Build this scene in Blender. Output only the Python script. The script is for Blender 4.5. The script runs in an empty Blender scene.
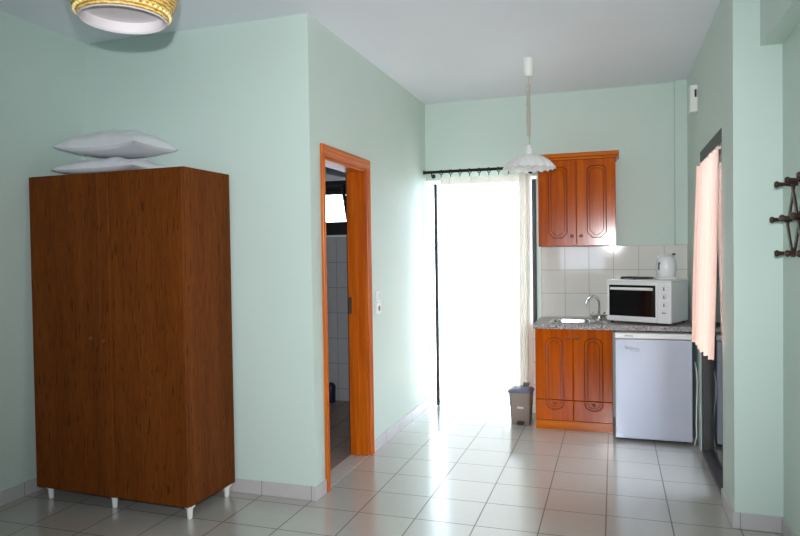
import bpy, bmesh, math, random
from mathutils import Vector, Matrix
random.seed(7)
S = bpy.context.scene
C = S.collection
PI = math.pi

# ------------------------------------------------------------------ camera
cam_data = bpy.data.cameras.new('camera')
cam = bpy.data.objects.new('camera', cam_data)
C.objects.link(cam)
FW = Vector((-0.31074792, 0.95026137, -0.02095367))
RT = Vector((0.95046417, 0.31049338, -0.01455089))
UP = RT.cross(FW)
EYE = Vector((0, 0, 1.441))
cam.matrix_world = Matrix(((RT.x, UP.x, -FW.x, EYE.x), (RT.y, UP.y, -FW.y, EYE.y),
                           (RT.z, UP.z, -FW.z, EYE.z), (0, 0, 0, 1)))
cam_data.sensor_width = 36
cam_data.lens = 653 * 36 / 800
cam_data.clip_start = 0.05
S.camera = cam

# ------------------------------------------------------------------ world, sun, flash, exposure
world = bpy.data.worlds.new('sky')
S.world = world
world.use_nodes = True
bg = world.node_tree.nodes['Background']
bg.inputs['Color'].default_value = (0.74, 0.88, 1.0, 1)
bg.inputs['Strength'].default_value = 6.5

sun_data = bpy.data.lights.new('sun', 'SUN')
sun_data.energy = 11.0
sun_data.angle = math.radians(0.6)
sun_data.color = (1.0, 0.98, 0.94)
sun = bpy.data.objects.new('sun', sun_data)
C.objects.link(sun)
sun.rotation_euler = Vector((0.06, -0.27, -0.96)).to_track_quat('-Z', 'Y').to_euler()

flash_data = bpy.data.lights.new('camera_flash', 'SPOT')
flash_data.energy = 232.0
flash_data.spot_size = math.radians(90)
flash_data.spot_blend = 1.0
flash_data.shadow_soft_size = 0.012
flash_data.color = (0.92, 0.97, 1.0)
flash = bpy.data.objects.new('camera_flash', flash_data)
C.objects.link(flash)
flash.location = EYE + UP * 0.135 + RT * -0.01
flash.rotation_euler = (FW + RT * .03).to_track_quat('-Z', 'Y').to_euler()


def portal(name, loc, direction, sx, sy):
    d = bpy.data.lights.new(name, 'AREA')
    d.shape = 'RECTANGLE'; d.size = sx; d.size_y = sy
    d.cycles.is_portal = True
    o = bpy.data.objects.new(name, d); C.objects.link(o)
    o.location = loc
    o.rotation_euler = Vector(direction).to_track_quat('-Z', 'Y').to_euler()


# room dimensions
XB, YB0, YB, H, XR, YC, XR2 = -1.675, 3.466, 5.946, 2.847, 0.587, 3.723, 0.811
YREAR = -1.6
portal('rear_fill', (-0.6, YREAR - 0.11, 1.5), (0, 1, 0), 1.0, 1.0)  # sky fill through the added rear window
portal('daylight_balcony', (-1.165, YB + 0.21, 1.06), (0, -1, 0), 1.02, 2.13)
portal('daylight_side', (XR + 0.24, 4.59, 1.05), (-1, 0, 0), 0.98, 2.1)

S.view_settings.view_transform = 'Standard'
S.view_settings.look = 'None'
S.view_settings.gamma = 1.0
S.view_settings.use_curve_mapping = False
S.view_settings.exposure = 0.92
try:
    S.cycles.use_denoising = True
    S.cycles.max_bounces = 14
    S.cycles.diffuse_bounces = 8
    S.cycles.transparent_max_bounces = 16
    S.cycles.sample_clamp_indirect = 12
    S.cycles.caustics_reflective = False
except Exception:
    pass


# ------------------------------------------------------------------ materials
def lin(c):
    return tuple((v / 255 / 12.92) if v / 255 <= 0.04045 else ((v / 255 + 0.055) / 1.055) ** 2.4 for v in c) + (1,)


class NT:
    def __init__(self, name):
        self.m = bpy.data.materials.new(name)
        self.m.use_nodes = True
        self.t = self.m.node_tree
        self.b = self.t.nodes['Principled BSDF']
        self.out = self.t.nodes['Material Output']

    def n(self, typ, **kw):
        x = self.t.nodes.new(typ)
        for k, v in kw.items():
            setattr(x, k, v)
        return x

    def l(self, a, b):
        self.t.links.new(a, b)

    def coord(self):
        return self.n('ShaderNodeTexCoord').outputs['Object']

    def math(self, op, a, b=None, c=None):
        x = self.n('ShaderNodeMath', operation=op)
        for i, v in enumerate((a, b, c)):
            if v is None:
                continue
            if hasattr(v, 'is_linked'):
                self.l(v, x.inputs[i])
            else:
                x.inputs[i].default_value = v
        return x.outputs[0]

    def mix(self, f, a, b):
        x = self.n('ShaderNodeMix', data_type='RGBA')
        for v, i in ((f, 0), (a, 6), (b, 7)):
            if hasattr(v, 'is_linked'):
                self.l(v, x.inputs[i])
            else:
                x.inputs[i].default_value = v
        return x.outputs[2]

    def noise(self, vec, scale, detail=3, rough=.5):
        x = self.n('ShaderNodeTexNoise')
        x.inputs['Scale'].default_value = scale
        x.inputs['Detail'].default_value = detail
        x.inputs['Roughness'].default_value = rough
        if vec is not None:
            self.l(vec, x.inputs['Vector'])
        return x.outputs['Fac']

    def mapping(self, vec, scale=(1, 1, 1), loc=(0, 0, 0)):
        x = self.n('ShaderNodeMapping')
        x.inputs['Scale'].default_value = scale
        x.inputs['Location'].default_value = loc
        self.l(vec, x.inputs['Vector'])
        return x.outputs[0]

    def bump(self, h, strength=.2, dist=.002):
        x = self.n('ShaderNodeBump')
        x.inputs['Strength'].default_value = strength
        x.inputs['Distance'].default_value = dist
        self.l(h, x.inputs['Height'])
        self.l(x.outputs[0], self.b.inputs['Normal'])

    def ramp(self, f, stops):
        x = self.n('ShaderNodeValToRGB')
        e = x.color_ramp.elements
        while len(e) < len(stops):
            e.new(0.5)
        for k, (p, col) in zip(e, stops):
            k.position = p; k.color = col
        self.l(f, x.inputs[0])
        return x.outputs[0]


def plain(name, rgb, rough=.5, metal=0.0, var=0.04, coat=0.0, spec=.5):
    t = NT(name)
    base = lin(rgb)
    n = t.noise(t.coord(), 35, 3)
    dark = tuple(c * (1 - var) for c in base[:3]) + (1,)
    lite = tuple(min(1, c * (1 + var)) for c in base[:3]) + (1,)
    t.l(t.mix(n, dark, lite), t.b.inputs['Base Color'])
    t.b.inputs['Roughness'].default_value = rough
    t.b.inputs['Metallic'].default_value = metal
    t.b.inputs['Coat Weight'].default_value = coat
    t.b.inputs['Specular IOR Level'].default_value = spec
    return t.m


def paint(name, rgb, rough=.55):
    t = NT(name)
    base = lin(rgb)
    v = t.coord()
    n = t.noise(v, 2.2, 3)
    t.l(t.mix(n, tuple(c * .975 for c in base[:3]) + (1,), tuple(min(1, c * 1.02) for c in base[:3]) + (1,)), t.b.inputs['Base Color'])
    t.b.inputs['Roughness'].default_value = rough
    t.b.inputs['Specular IOR Level'].default_value = .35
    t.bump(t.noise(v, 90, 4), .06, .002)
    return t.m


def tiles(name, rgb, grout, axes, size, origin, half=.0025, rough=.2, var=.05, mottle=0.06, bump=.3, spec=.5, coat=0.0):
    """square tiles on the plane spanned by two object axes"""
    t = NT(name)
    v = t.coord()
    sep = t.n('ShaderNodeSeparateXYZ'); t.l(v, sep.inputs[0])
    fr, ids = [], []
    for ax, o, s in zip(axes, origin, size):
        u = t.math('DIVIDE', t.math('SUBTRACT', sep.outputs['XYZ'.index(ax)], o), s)
        ids.append(t.math('FLOOR', u))
        f = t.math('FRACT', u)
        d = t.math('ABSOLUTE', t.math('SUBTRACT', f, .5))
        fr.append(t.math('GREATER_THAN', d, .5 - half / s))
    g = t.math('MAXIMUM', fr[0], fr[1])
    cmb = t.n('ShaderNodeCombineXYZ'); t.l(ids[0], cmb.inputs[0]); t.l(ids[1], cmb.inputs[1])
    wn = t.n('ShaderNodeTexWhiteNoise'); t.l(cmb.outputs[0], wn.inputs['Vector'])
    base = lin(rgb)
    sc = lambda k: tuple(min(1, c * k) for c in base[:3]) + (1,)
    col = t.mix(wn.outputs['Value'], sc(1 - var), sc(1 + var))
    mo = t.noise(v, 14, 5, .65)
    mo = t.math('MULTIPLY', mo, 1.0)
    col2 = t.mix(mo, sc(1 - 2 * mottle), sc(1 + mottle))
    mx = t.n('ShaderNodeMix', data_type='RGBA'); mx.inputs[0].default_value = .6
    t.l(col, mx.inputs[6]); t.l(col2, mx.inputs[7])
    t.l(t.mix(g, mx.outputs[2], lin(grout)), t.b.inputs['Base Color'])
    t.b.inputs['Coat Weight'].default_value = coat
    t.b.inputs['Coat Roughness'].default_value = .16
    r = t.math('MULTIPLY_ADD', g, .5, rough)
    t.l(r, t.b.inputs['Roughness'])
    t.b.inputs['Specular IOR Level'].default_value = spec
    inv = t.math('SUBTRACT', 1.0, g)
    t.bump(inv, bump, .001)
    return t.m


def wood(name, dark, mid, light, axis='Z', rough=.4, coat=.15, fine=60, coarse=9, flecks=0.0, spec=.4, along=.045):
    t = NT(name)
    v = t.coord()
    st = {'X': (along, 1, 1), 'Y': (1, along, 1), 'Z': (1, 1, along)}[axis]
    m = t.mapping(v, st)
    a = t.noise(m, fine, 4, .6)
    b = t.noise(m, coarse, 3, .55)
    f = t.math('ADD', t.math('MULTIPLY', a, .55), t.math('MULTIPLY', b, .45))
    col = t.ramp(f, [(.36, lin(dark)), (.5, lin(mid)), (.66, lin(light))])
    if flecks:
        m2 = t.mapping(v, tuple(2.6 if s == 1 else .3 for s in st))
        fl = t.noise(m2, 30, 2, .4)
        fm = t.math('MULTIPLY', t.math('GREATER_THAN', fl, .66), flecks)
        col = t.mix(fm, col, lin(tuple(c * .45 for c in dark)))
    t.l(col, t.b.inputs['Base Color'])
    t.b.inputs['Roughness'].default_value = rough
    t.b.inputs['Coat Weight'].default_value = coat
    t.b.inputs['Coat Roughness'].default_value = .25
    t.b.inputs['Specular IOR Level'].default_value = spec
    t.bump(a, .08, .001)
    return t.m


def glass_pane(name, tint=(.97, .98, 1, 1)):
    t = NT(name)
    tr = t.n('ShaderNodeBsdfTransparent'); tr.inputs[0].default_value = tint
    gl = t.n('ShaderNodeBsdfGlossy'); gl.inputs['Roughness'].default_value = .02
    lw = t.n('ShaderNodeFresnel'); lw.inputs[0].default_value = 1.45
    mx = t.n('ShaderNodeMixShader')
    t.l(lw.outputs[0], mx.inputs[0]); t.l(tr.outputs[0], mx.inputs[1]); t.l(gl.outputs[0], mx.inputs[2])
    t.l(mx.outputs[0], t.out.inputs[0])
    return t.m


def cloth(name, rgb, transp, transl, weave=700, rough=.9):
    """thin fabric: part see-through, part letting light through, part diffuse"""
    t = NT(name)
    v = t.coord()
    base = lin(rgb)
    n = t.noise(v, 60, 3)
    col = t.mix(n, tuple(c * .95 for c in base[:3]) + (1,), base)
    df = t.n('ShaderNodeBsdfDiffuse'); t.l(col, df.inputs[0])
    tl = t.n('ShaderNodeBsdfTranslucent'); t.l(col, tl.inputs[0])
    tr = t.n('ShaderNodeBsdfTransparent')
    m1 = t.n('ShaderNodeMixShader'); m1.inputs[0].default_value = transl
    t.l(df.outputs[0], m1.inputs[1]); t.l(tl.outputs[0], m1.inputs[2])
    m2 = t.n('ShaderNodeMixShader'); m2.inputs[0].default_value = transp
    t.l(m1.outputs[0], m2.inputs[1]); t.l(tr.outputs[0], m2.inputs[2])
    t.l(m2.outputs[0], t.out.inputs[0])
    return t.m


def granite(name):
    t = NT(name)
    v = t.coord()
    vo = t.n('ShaderNodeTexVoronoi'); vo.inputs['Scale'].default_value = 160
    t.l(v, vo.inputs['Vector'])
    sp = t.n('ShaderNodeSeparateColor'); t.l(vo.outputs['Color'], sp.inputs[0])
    col = t.ramp(sp.outputs[0], [(.0, lin((70, 64, 62))), (.35, lin((130, 122, 120))), (.7, lin((172, 164, 162))), (1, lin((205, 198, 196)))])
    t.l(col, t.b.inputs['Base Color'])
    t.b.inputs['Roughness'].default_value = .3
    return t.m


def woven(name):
    t = NT(name)
    v = t.coord()
    w = t.n('ShaderNodeTexWave', wave_type='BANDS', bands_direction='Z')
    w.inputs['Scale'].default_value = 34; w.inputs['Distortion'].default_value = 3.0
    w.inputs['Detail'].default_value = 2; w.inputs['Detail Scale'].default_value = 3
    t.l(v, w.inputs['Vector'])
    n = t.noise(v, 45, 3)
    f = t.math('ADD', t.math('MULTIPLY', w.outputs['Fac'], .45), t.math('MULTIPLY', n, .55))
    t.l(t.ramp(f, [(.25, lin((150, 104, 34))), (.5, lin((205, 160, 74))), (.75, lin((238, 206, 126)))]), t.b.inputs['Base Color'])
    t.b.inputs['Roughness'].default_value = .5
    t.bump(f, .5, .004)
    return t.m


def lace_glass(name):
    t = NT(name)
    v = t.coord()
    n = t.noise(v, 55, 4, .6)
    col = t.ramp(n, [(.3, lin((240, 239, 238))), (.65, lin((252, 251, 250)))])
    t.l(col, t.b.inputs['Base Color'])
    t.b.inputs['Roughness'].default_value = .3
    tl = t.n('ShaderNodeBsdfTranslucent'); t.l(col, tl.inputs[0])
    mx = t.n('ShaderNodeMixShader'); mx.inputs[0].default_value = .35
    t.l(t.b.outputs[0], mx.inputs[1]); t.l(tl.outputs[0], mx.inputs[2])
    t.l(mx.outputs[0], t.out.inputs[0])
    return t.m


MINT = (206, 220, 211)
M = dict(
    mint=paint('mint_wall_paint', MINT),
    white_ceiling=paint('white_ceiling_paint', (238, 239, 245), .7),
    bath_paint=paint('pale_bathroom_paint', (205, 205, 212), .7),
    outside=paint('grey_render', (178, 176, 186), .8),
    floor=tiles('beige_floor_tiles', (180, 175, 168), (92, 82, 74), 'XY', (.33, .33), (-2.028, 4.692), .0036, .2, .03, .05, .25, 1.0, .6),
    bathfloor=tiles('brown_bathroom_tiles', (140, 120, 108), (100, 90, 84), 'XY', (.25, .25), (-2.0, 4.0), .003, .35),
    base=tiles('grey_skirting_tiles', (196, 190, 190), (150, 142, 138), 'XY', (.33, .33), (-2.028, 4.692), .0025, .3),
    splash=tiles('white_wall_tiles', (226, 222, 216), (176, 168, 160), 'XZ', (.204, .206), (-.408, 1.281), .0022, .06, .03, .03, .3, .35),
    bathtile=tiles('pale_grey_bathroom_tiles', (168, 166, 170), (120, 118, 120), 'XZ', (.2, .25), (-2.6, .12), .003, .2),
    bathtile_y=tiles('pale_grey_bathroom_side_tiles', (168, 166, 170), (120, 118, 120), 'YZ', (.2, .25), (4.0, .12), .003, .2),
    marble=plain('threshold_marble', (190, 180, 172), .3, var=.2),
    terrace=tiles('terrace_paving', (214, 208, 198), (170, 164, 156), 'XY', (.4, .4), (0, 6.15), .003, .7),
    ward=wood('dark_oak_veneer', (90, 45, 14), (106, 54, 17), (120, 64, 22), 'Z', .5, .0, 110, 9, .55, .06, .07),
    cherry=wood('orange_cherry_wood', (160, 62, 0), (180, 78, 0), (196, 94, 2), 'Z', .15, .0, 38, 6, 0, .26),
    cherry_x=wood('orange_cherry_wood_cornice', (172, 76, 1), (192, 96, 2), (208, 112, 6), 'X', .2, .0, 38, 6, 0, .26),
    pine=wood('orange_pine_door_wood', (168, 72, 2), (192, 92, 6), (212, 116, 20), 'Z', .35, .0, 45, 7, 0, .28),
    pine_y=wood('orange_pine_head_wood', (184, 84, 5), (208, 104, 10), (226, 128, 24), 'Y', .35, .0, 45, 7, 0, .28),
    rackwood=wood('dark_brown_rack_wood', (44, 28, 22), (62, 39, 30), (80, 52, 40), 'Z', .4, .2, 60, 10),
    cherry_groove_shade=wood('painted_cherry_groove_shade', (104, 36, 0), (120, 46, 0), (134, 56, 2), 'Z', .3, .0, 38, 6, 0, .25),  # darker wood colour stands in for the shade inside routed grooves
    knobwood=plain('brown_wooden_knob', (112, 54, 22), .35),
    darkframe=plain('dark_bronze_frame', (44, 40, 40), .4, .3),
    rod=plain('black_iron', (30, 26, 26), .4, .5),
    glass=glass_pane('clear_glass'),
    sheer=cloth('sheer_cream_curtain', (250, 246, 238), .06, .26),
    peach=cloth('peach_curtain', (250, 202, 184), .02, .30),
    pillow=plain('white_pillow_cotton', (226, 224, 228), .85, var=.03),
    white=plain('white_enamel', (232, 232, 234), .25, var=.01, coat=.2),
    white_plastic=plain('white_plastic', (236, 234, 230), .4, var=.01),
    fridge=plain('white_fridge_enamel', (198, 200, 214), .33, var=.01, coat=.25),
    steel=plain('stainless_steel', (200, 200, 200), .25, 1.0),
    chrome=plain('chrome', (205, 205, 208), .1, 1.0, var=.01),
    black_glass=plain('black_oven_glass', (14, 14, 16), .08, var=.02),
    black=plain('black_plastic', (24, 24, 26), .45),
    iron=plain('black_cast_iron', (22, 22, 23), .6),
    grey=plain('grey_marking', (120, 122, 130), .5),
    taupe=plain('taupe_plastic', (150, 132, 122), .4, var=.02),
    navy=plain('blue_grey_plastic_lid', (104, 106, 128), .22, var=.02),
    granite=granite('grey_granite'),
    dark_blue=plain('dark_blue_plastic', (28, 34, 66), .35),
    woven=woven('golden_woven_shade'),
    bead=plain('pale_gold_bead', (246, 226, 160), .4),
    lining=plain('white_lamp_lining', (212, 203, 203), .7, var=.03),
    lace=lace_glass('white_lace_glass'),
    cord=plain('beige_cord', (200, 190, 172), .6),
    brass=plain('dull_brass', (120, 100, 70), .35, .8),
)


# ------------------------------------------------------------------ mesh helpers
class MB:
    def __init__(self):
        self.bm = bmesh.new()

    def box(self, lo, hi, bevel=0.0, seg=2, rot=None):
        vs = [self.bm.verts.new((x, y, z)) for x in (lo[0], hi[0]) for y in (lo[1], hi[1]) for z in (lo[2], hi[2])]
        fs = [self.bm.faces.new([vs[i] for i in q]) for q in
              ((0, 1, 3, 2), (4, 6, 7, 5), (0, 4, 5, 1), (2, 3, 7, 6), (0, 2, 6, 4), (1, 5, 7, 3))]
        if rot is not None:
            for v in vs:
                v.co = rot @ v.co
        if bevel:
            es = list({e for f in fs for e in f.edges})
            bmesh.ops.bevel(self.bm, geom=es, offset=bevel, segments=seg, affect='EDGES', profile=.5)
        return self

    def hexa(self, pts):
        vs = [self.bm.verts.new(p) for p in pts]
        for q in ((0, 1, 3, 2), (4, 6, 7, 5), (0, 4, 5, 1), (2, 3, 7, 6), (0, 2, 6, 4), (1, 5, 7, 3)):
            self.bm.faces.new([vs[i] for i in q])
        return self

    def prism(self, poly, axis, a, b):
        """extrude a 2-D polygon along an axis; poly is in the other two axes' order"""
        def P(u, v, w):
            return {'X': (w, u, v), 'Y': (u, w, v), 'Z': (u, v, w)}[axis]
        A = [self.bm.verts.new(P(u, v, a)) for u, v in poly]
        B = [self.bm.verts.new(P(u, v, b)) for u, v in poly]
        n = len(poly)
        self.bm.faces.new(A); self.bm.faces.new(B[::-1])
        for i in range(n):
            j = (i + 1) % n
            self.bm.faces.new([A[i], B[i], B[j], A[j]])
        return self

    def tube(self, pts, r, seg=10, cap=True, closed=False):
        pts = [Vector(p) for p in pts]
        n = len(pts)
        rs = r if isinstance(r, (list, tuple)) else [r] * n
        rings = []
        ref = None
        for i, p in enumerate(pts):
            a = pts[(i - 1) % n] if (i > 0 or closed) else p
            b = pts[(i + 1) % n] if (i < n - 1 or closed) else p
            d = (b - a).normalized()
            if ref is None:
                ref = Vector((0, 0, 1)) if abs(d.z) < .9 else Vector((1, 0, 0))
            s = d.cross(ref)
            if s.length < 1e-4:
                ref = Vector((0, 1, 0)); s = d.cross(ref)
            s.normalize()
            t = s.cross(d).normalized()
            ref = t
            rings.append([self.bm.verts.new(p + (s * math.cos(k * 2 * PI / seg) + t * math.sin(k * 2 * PI / seg)) * rs[i]) for k in range(seg)])
        for i in range(n if closed else n - 1):
            A, B = rings[i], rings[(i + 1) % n]
            for k in range(seg):
                self.bm.faces.new([A[k], A[(k + 1) % seg], B[(k + 1) % seg], B[k]])
        if cap and not closed:
            self.bm.faces.new(rings[0][::-1]); self.bm.faces.new(rings[-1])
        return self

    def lathe(self, prof, c=(0, 0, 0), seg=40, axis='Z', rfun=None, zfun=None):
        """prof: list of (radius, height)"""
        c = Vector(c)
        rings = []
        for r, z in prof:
            if r < 1e-5:
                rings.append([self.bm.verts.new(self._ax(c, 0, 0, z, axis))])
                continue
            ring = []
            for k in range(seg):
                a = k * 2 * PI / seg
                rr = r * (rfun(a, r, z) if rfun else 1)
                zz = z + (zfun(a, r, z) if zfun else 0)
                ring.append(self.bm.verts.new(self._ax(c, rr * math.cos(a), rr * math.sin(a), zz, axis)))
            rings.append(ring)
        for A, B in zip(rings, rings[1:]):
            if len(A) == 1 and len(B) == 1:
                continue
            for k in range(seg):
                q = []
                for R, idx in ((A, k), (A, k + 1), (B, k + 1), (B, k)):
                    v = R[0] if len(R) == 1 else R[idx % seg]
                    if v not in q:
                        q.append(v)
                self.bm.faces.new(q)
        return self

    @staticmethod
    def _ax(c, x, y, z, axis):
        return c + (Vector((x, y, z)) if axis == 'Z' else Vector((z, x, y)) if axis == 'X' else Vector((x, z, y)))

    def sphere(self, c, r, seg=16):
        m = Matrix.Translation(c)
        if isinstance(r, (tuple, list)):
            m = m @ Matrix.Diagonal((r[0], r[1], r[2], 1)); r = 1
        bmesh.ops.create_uvsphere(self.bm, u_segments=seg, v_segments=max(6, seg // 2), radius=r, matrix=m)
        return self

    def build(self, name, mat, parent=None, smooth=False, origin=None, keep=False):
        if not keep:
            bmesh.ops.recalc_face_normals(self.bm, faces=self.bm.faces[:])
        me = bpy.data.meshes.new(name)
        if origin is not None:
            bmesh.ops.translate(self.bm, verts=self.bm.verts[:], vec=-Vector(origin))
        self.bm.to_mesh(me); self.bm.free()
        me.materials.append(M[mat])
        if smooth:
            for p in me.polygons:
                p.use_smooth = True
            try:
                me.set_sharp_from_angle(angle=math.radians(40))
            except Exception:
                pass
        o = bpy.data.objects.new(name, me)
        C.objects.link(o)
        if origin is not None:
            o.location = origin
        if parent is not None:
            o.parent = parent
        return o


def thing(name, label, cat, loc=(0, 0, 0), group=None, rz=0):
    o = bpy.data.objects.new(name, None)
    C.objects.link(o)
    o.location = loc
    o.rotation_euler = (0, 0, rz)
    o.empty_display_size = .1
    return tag(o, label, cat, group)


def tag(o, label, cat, group=None):
    o['label'] = label; o['category'] = cat
    if group:
        o['group'] = group
    return o


def struct(o, label=None):
    o['kind'] = 'structure'
    if label:
        o['label'] = label
    return o


def sempty(name, loc, label=None):
    o = bpy.data.objects.new(name, None)
    C.objects.link(o); o.location = loc
    return struct(o, label)


def arc(cx, cy, r, a0, a1, n=12):
    return [(cx + r * math.cos(math.radians(a0 + (a1 - a0) * i / n)), cy + r * math.sin(math.radians(a0 + (a1 - a0) * i / n))) for i in range(n + 1)]


# ------------------------------------------------------------------ room shell
T0 = .135
FX0, FX1 = -3.62, 1.05
m = MB().box((FX0, YREAR - .2, -.1), (FX1, YB0 + .001, 0)).box((XB - .075, YB0 + .001, -.1), (XR + .13, YB + .2, 0)).box((XR + .13, YB0 + .001, -.1), (FX1, YC, 0))
struct(m.build('floor', 'floor'), 'pale beige square tiled floor')
struct(MB().box((FX0, YREAR - .2, H), (FX1, YB + .2, H + .12)).build('ceiling', 'white_ceiling'), 'white ceiling')

# left wall (leans a little outward towards the floor)
xt, xbm, th = -3.27, -3.44, .12
struct(MB().hexa([(xbm - th, YREAR - .2, 0), (xt - th, YREAR - .2, H), (xbm - th, YB0 + .1, 0), (xt - th, YB0 + .1, H),
                  (xbm, YREAR - .2, 0), (xt, YREAR - .2, H), (xbm, YB0 + .1, 0), (xt, YB0 + .1, H)]).build('wall_left', 'mint'), 'mint green left wall')
struct(MB().box((-3.56, YB0, 0), (XB, YB0 + .12, H)).build('wall_middle', 'mint'), 'mint wall behind the wardrobe')

# partition to the bathroom, with its doorway
DY0, DY1, DZ = 3.624, 4.352, 2.05
m = MB()
m.box((XB - T0, YB0 + .12, 0), (XB, DY0, H)).box((XB - T0, DY1, 0), (XB, YB, H)).box((XB - T0, DY0, DZ), (XB, DY1, H))
struct(m.build('wall_partition', 'mint'), 'mint partition wall with the bathroom doorway')

# back wall with balcony door and bathroom window openings
BX0, BX1, BZ = -1.668, -.655, 2.125
WX0, WX1, WZ0, WZ1 = -3.05, -2.435, 1.64, 2.175
m = MB()
y0, y1 = YB, YB + .2
m.box((-3.56, y0, 0), (WX0, y1, H)).box((WX0, y0, 0), (WX1, y1, WZ0)).box((WX0, y0, WZ1), (WX1, y1, H))
m.box((WX1, y0, 0), (BX0, y1, H)).box((BX0, y0, BZ), (BX1, y1, H)).box((BX1, y0, 0), (XR + .24, y1, H))
struct(m.build('wall_back', 'mint'), 'mint back wall of the kitchen corner')

# right wall with its balcony door opening, then the wall nearer the camera
RY0, RY1, RZ = 4.09, 5.08, 2.135
m = MB()
m.box((XR, YC, 0), (XR2 + .001, RY0, H)).box((XR, RY1, 0), (XR2 + .001, YB, H)).box((XR, RY0, RZ), (XR2 + .001, RY1, H))
struct(m.build('wall_right', 'mint'), 'mint right wall with narrow curtained door')
struct(MB().box((XR2, YREAR - .2, 0), (XR2 + .15, YC, H)).build('wall_right_near', 'mint'), 'mint wall carrying the peg rack')
struct(MB().box((.712, YREAR, 2.465), (XR2, YC - .001, H)).build('trim_1', 'mint'), 'mint ceiling beam at top right')
struct(MB().box((.492, YB - .06, 1.49), (XR, YB, H)).build('trim_2', 'mint'), 'mint pipe casing in the back right corner')

# rear wall behind the camera with an unseen window added to let in fill light
m = MB()
a, b = YREAR - .2, YREAR
RX0, RX1, RZa, RZb = -1.1, -.1, 1.0, 2.0
m.box((FX0, a, 0), (RX0, b, H)).box((RX1, a, 0), (FX1, b, H)).box((RX0, a, RZb), (RX1, b, H)).box((RX0, a, 0), (RX1, b, RZa))
struct(m.build('wall_rear', 'mint'), 'rear wall behind the camera')
w2 = sempty('fill_window', (-.6, YREAR - .1, RZa), 'unseen window added behind the camera for fill light')
m = MB()
for x in (RX0, RX1 - .06):
    m.box((x, a + .05, RZa), (x + .06, b - .05, RZb))
m.box((RX0 + .06, a + .05, RZa), (RX1 - .06, b - .05, RZa + .06)).box((RX0 + .06, a + .05, RZb - .06), (RX1 - .06, b - .05, RZb))
o = m.build('window_frame', 'darkframe'); o.parent = w2; o.matrix_parent_inverse = Matrix.Translation(-w2.location)
o = MB().box((RX0 + .06, YREAR - .104, RZa + .06), (RX1 - .06, YREAR - .098, RZb - .06)).build('pane', 'glass'); o.parent = w2; o.matrix_parent_inverse = Matrix.Translation(-w2.location)

# bathroom shell
struct(MB().box((-3.56, YB0 + .12, -.1), (XB - .075, YB + .2, -.004)).build('floor_bathroom', 'bathfloor'), 'brown tiled bathroom floor')
struct(MB().box((-3.56, YB0 + .12, 0), (-3.46, YB, H)).build('wall_bathroom_left', 'bath_paint'), 'bathroom side wall')
m = MB()
m.box((-3.46, YB - .012, 0), (XB - T0, YB, 1.62))
struct(m.build('trim_3', 'bathtile'), 'pale grey tiles on the bathroom wall below the window')
m = MB()
m.box((-3.46, YB - .006, 1.62), (WX0, YB, H)).box((WX0, YB - .006, WZ1), (WX1, YB, H)).box((WX1, YB - .006, 1.62), (XB - T0, YB, H))
struct(m.build('trim_4', 'bath_paint'), 'grey plaster above the bathroom tiles')
struct(MB().box((XB - T0 + .001, DY0, -.003), (XB - .001, DY1, .002)).build('trim_5', 'marble'), 'marble threshold of the bathroom doorway')

# baseboards
def skirting(name, lo, hi, label):
    struct(MB().box(lo, hi, .002, 1).build(name, 'base'), label)
BH = .082
cwl0 = .022
struct(MB().hexa([(xbm, YREAR, 0), (xbm + .004, YREAR, BH), (xbm, YB0, 0), (xbm + .004, YB0, BH),
                  (xbm + .014, YREAR, 0), (xbm + .016, YREAR, BH), (xbm + .014, YB0, 0), (xbm + .016, YB0, BH)]).build('baseboard_left', 'base'), 'tile skirting along the left wall')
skirting('baseboard_middle', (-3.42, YB0 - .012, 0), (XB + .012, YB0, BH), 'tile skirting behind the wardrobe')
skirting('baseboard_corner', (XB, YB0, 0), (XB + .012, DY0 - cwl0 - .002, BH), 'tile skirting beside the bathroom doorway')
skirting('baseboard_partition', (XB, DY1 + .072, 0), (XB + .012, YB, BH), 'tile skirting along the partition wall')
skirting('baseboard_right', (XR - .012, YC, 0), (XR, RY0 - .01, BH), 'tile skirting on the right wall beside the door')
skirting('baseboard_pier', (XR - .012, YC - .012, 0), (XR2, YC, BH), 'tile skirting of the wall end')
skirting('baseboard_right_near', (XR2 - .012, YREAR, 0), (XR2, YC - .012, BH), 'tile skirting under the peg rack')

# kitchen tiles
SPY = YB - .008
struct(MB().box((BX1 + .035, SPY, .80), (XR - .0, YB, 1.487)).build('wall_backsplash', 'splash'), 'white tiled backsplash')
struct(MB().box((-.765, YB - .03, 0), (-.622, YB - .001, .80)).build('trim_6', 'splash'), 'white tiled strip beside the base cabinet')

# ------------------------------------------------------------------ outside
struct(MB().box((-9, YB + .2, -.12), (9, 12, -.02)).box((XR2 + .2, YC - 2, -.12), (9, YB + .2, -.02)).build('ground', 'terrace'), 'sunlit terrace outside')
struct(MB().box((XR2 + .001, RY1 - .06, -.1), (XR2 + .6, RY1 + .3, 2.75)).build('wall_outside', 'outside'), 'grey outside wall beyond the side door')
struct(MB().box((XR + .13, RY0, -.1), (XR2 + .25, RY1, -.004)).build('floor_sill', 'marble'), 'sill of the side door')

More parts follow.
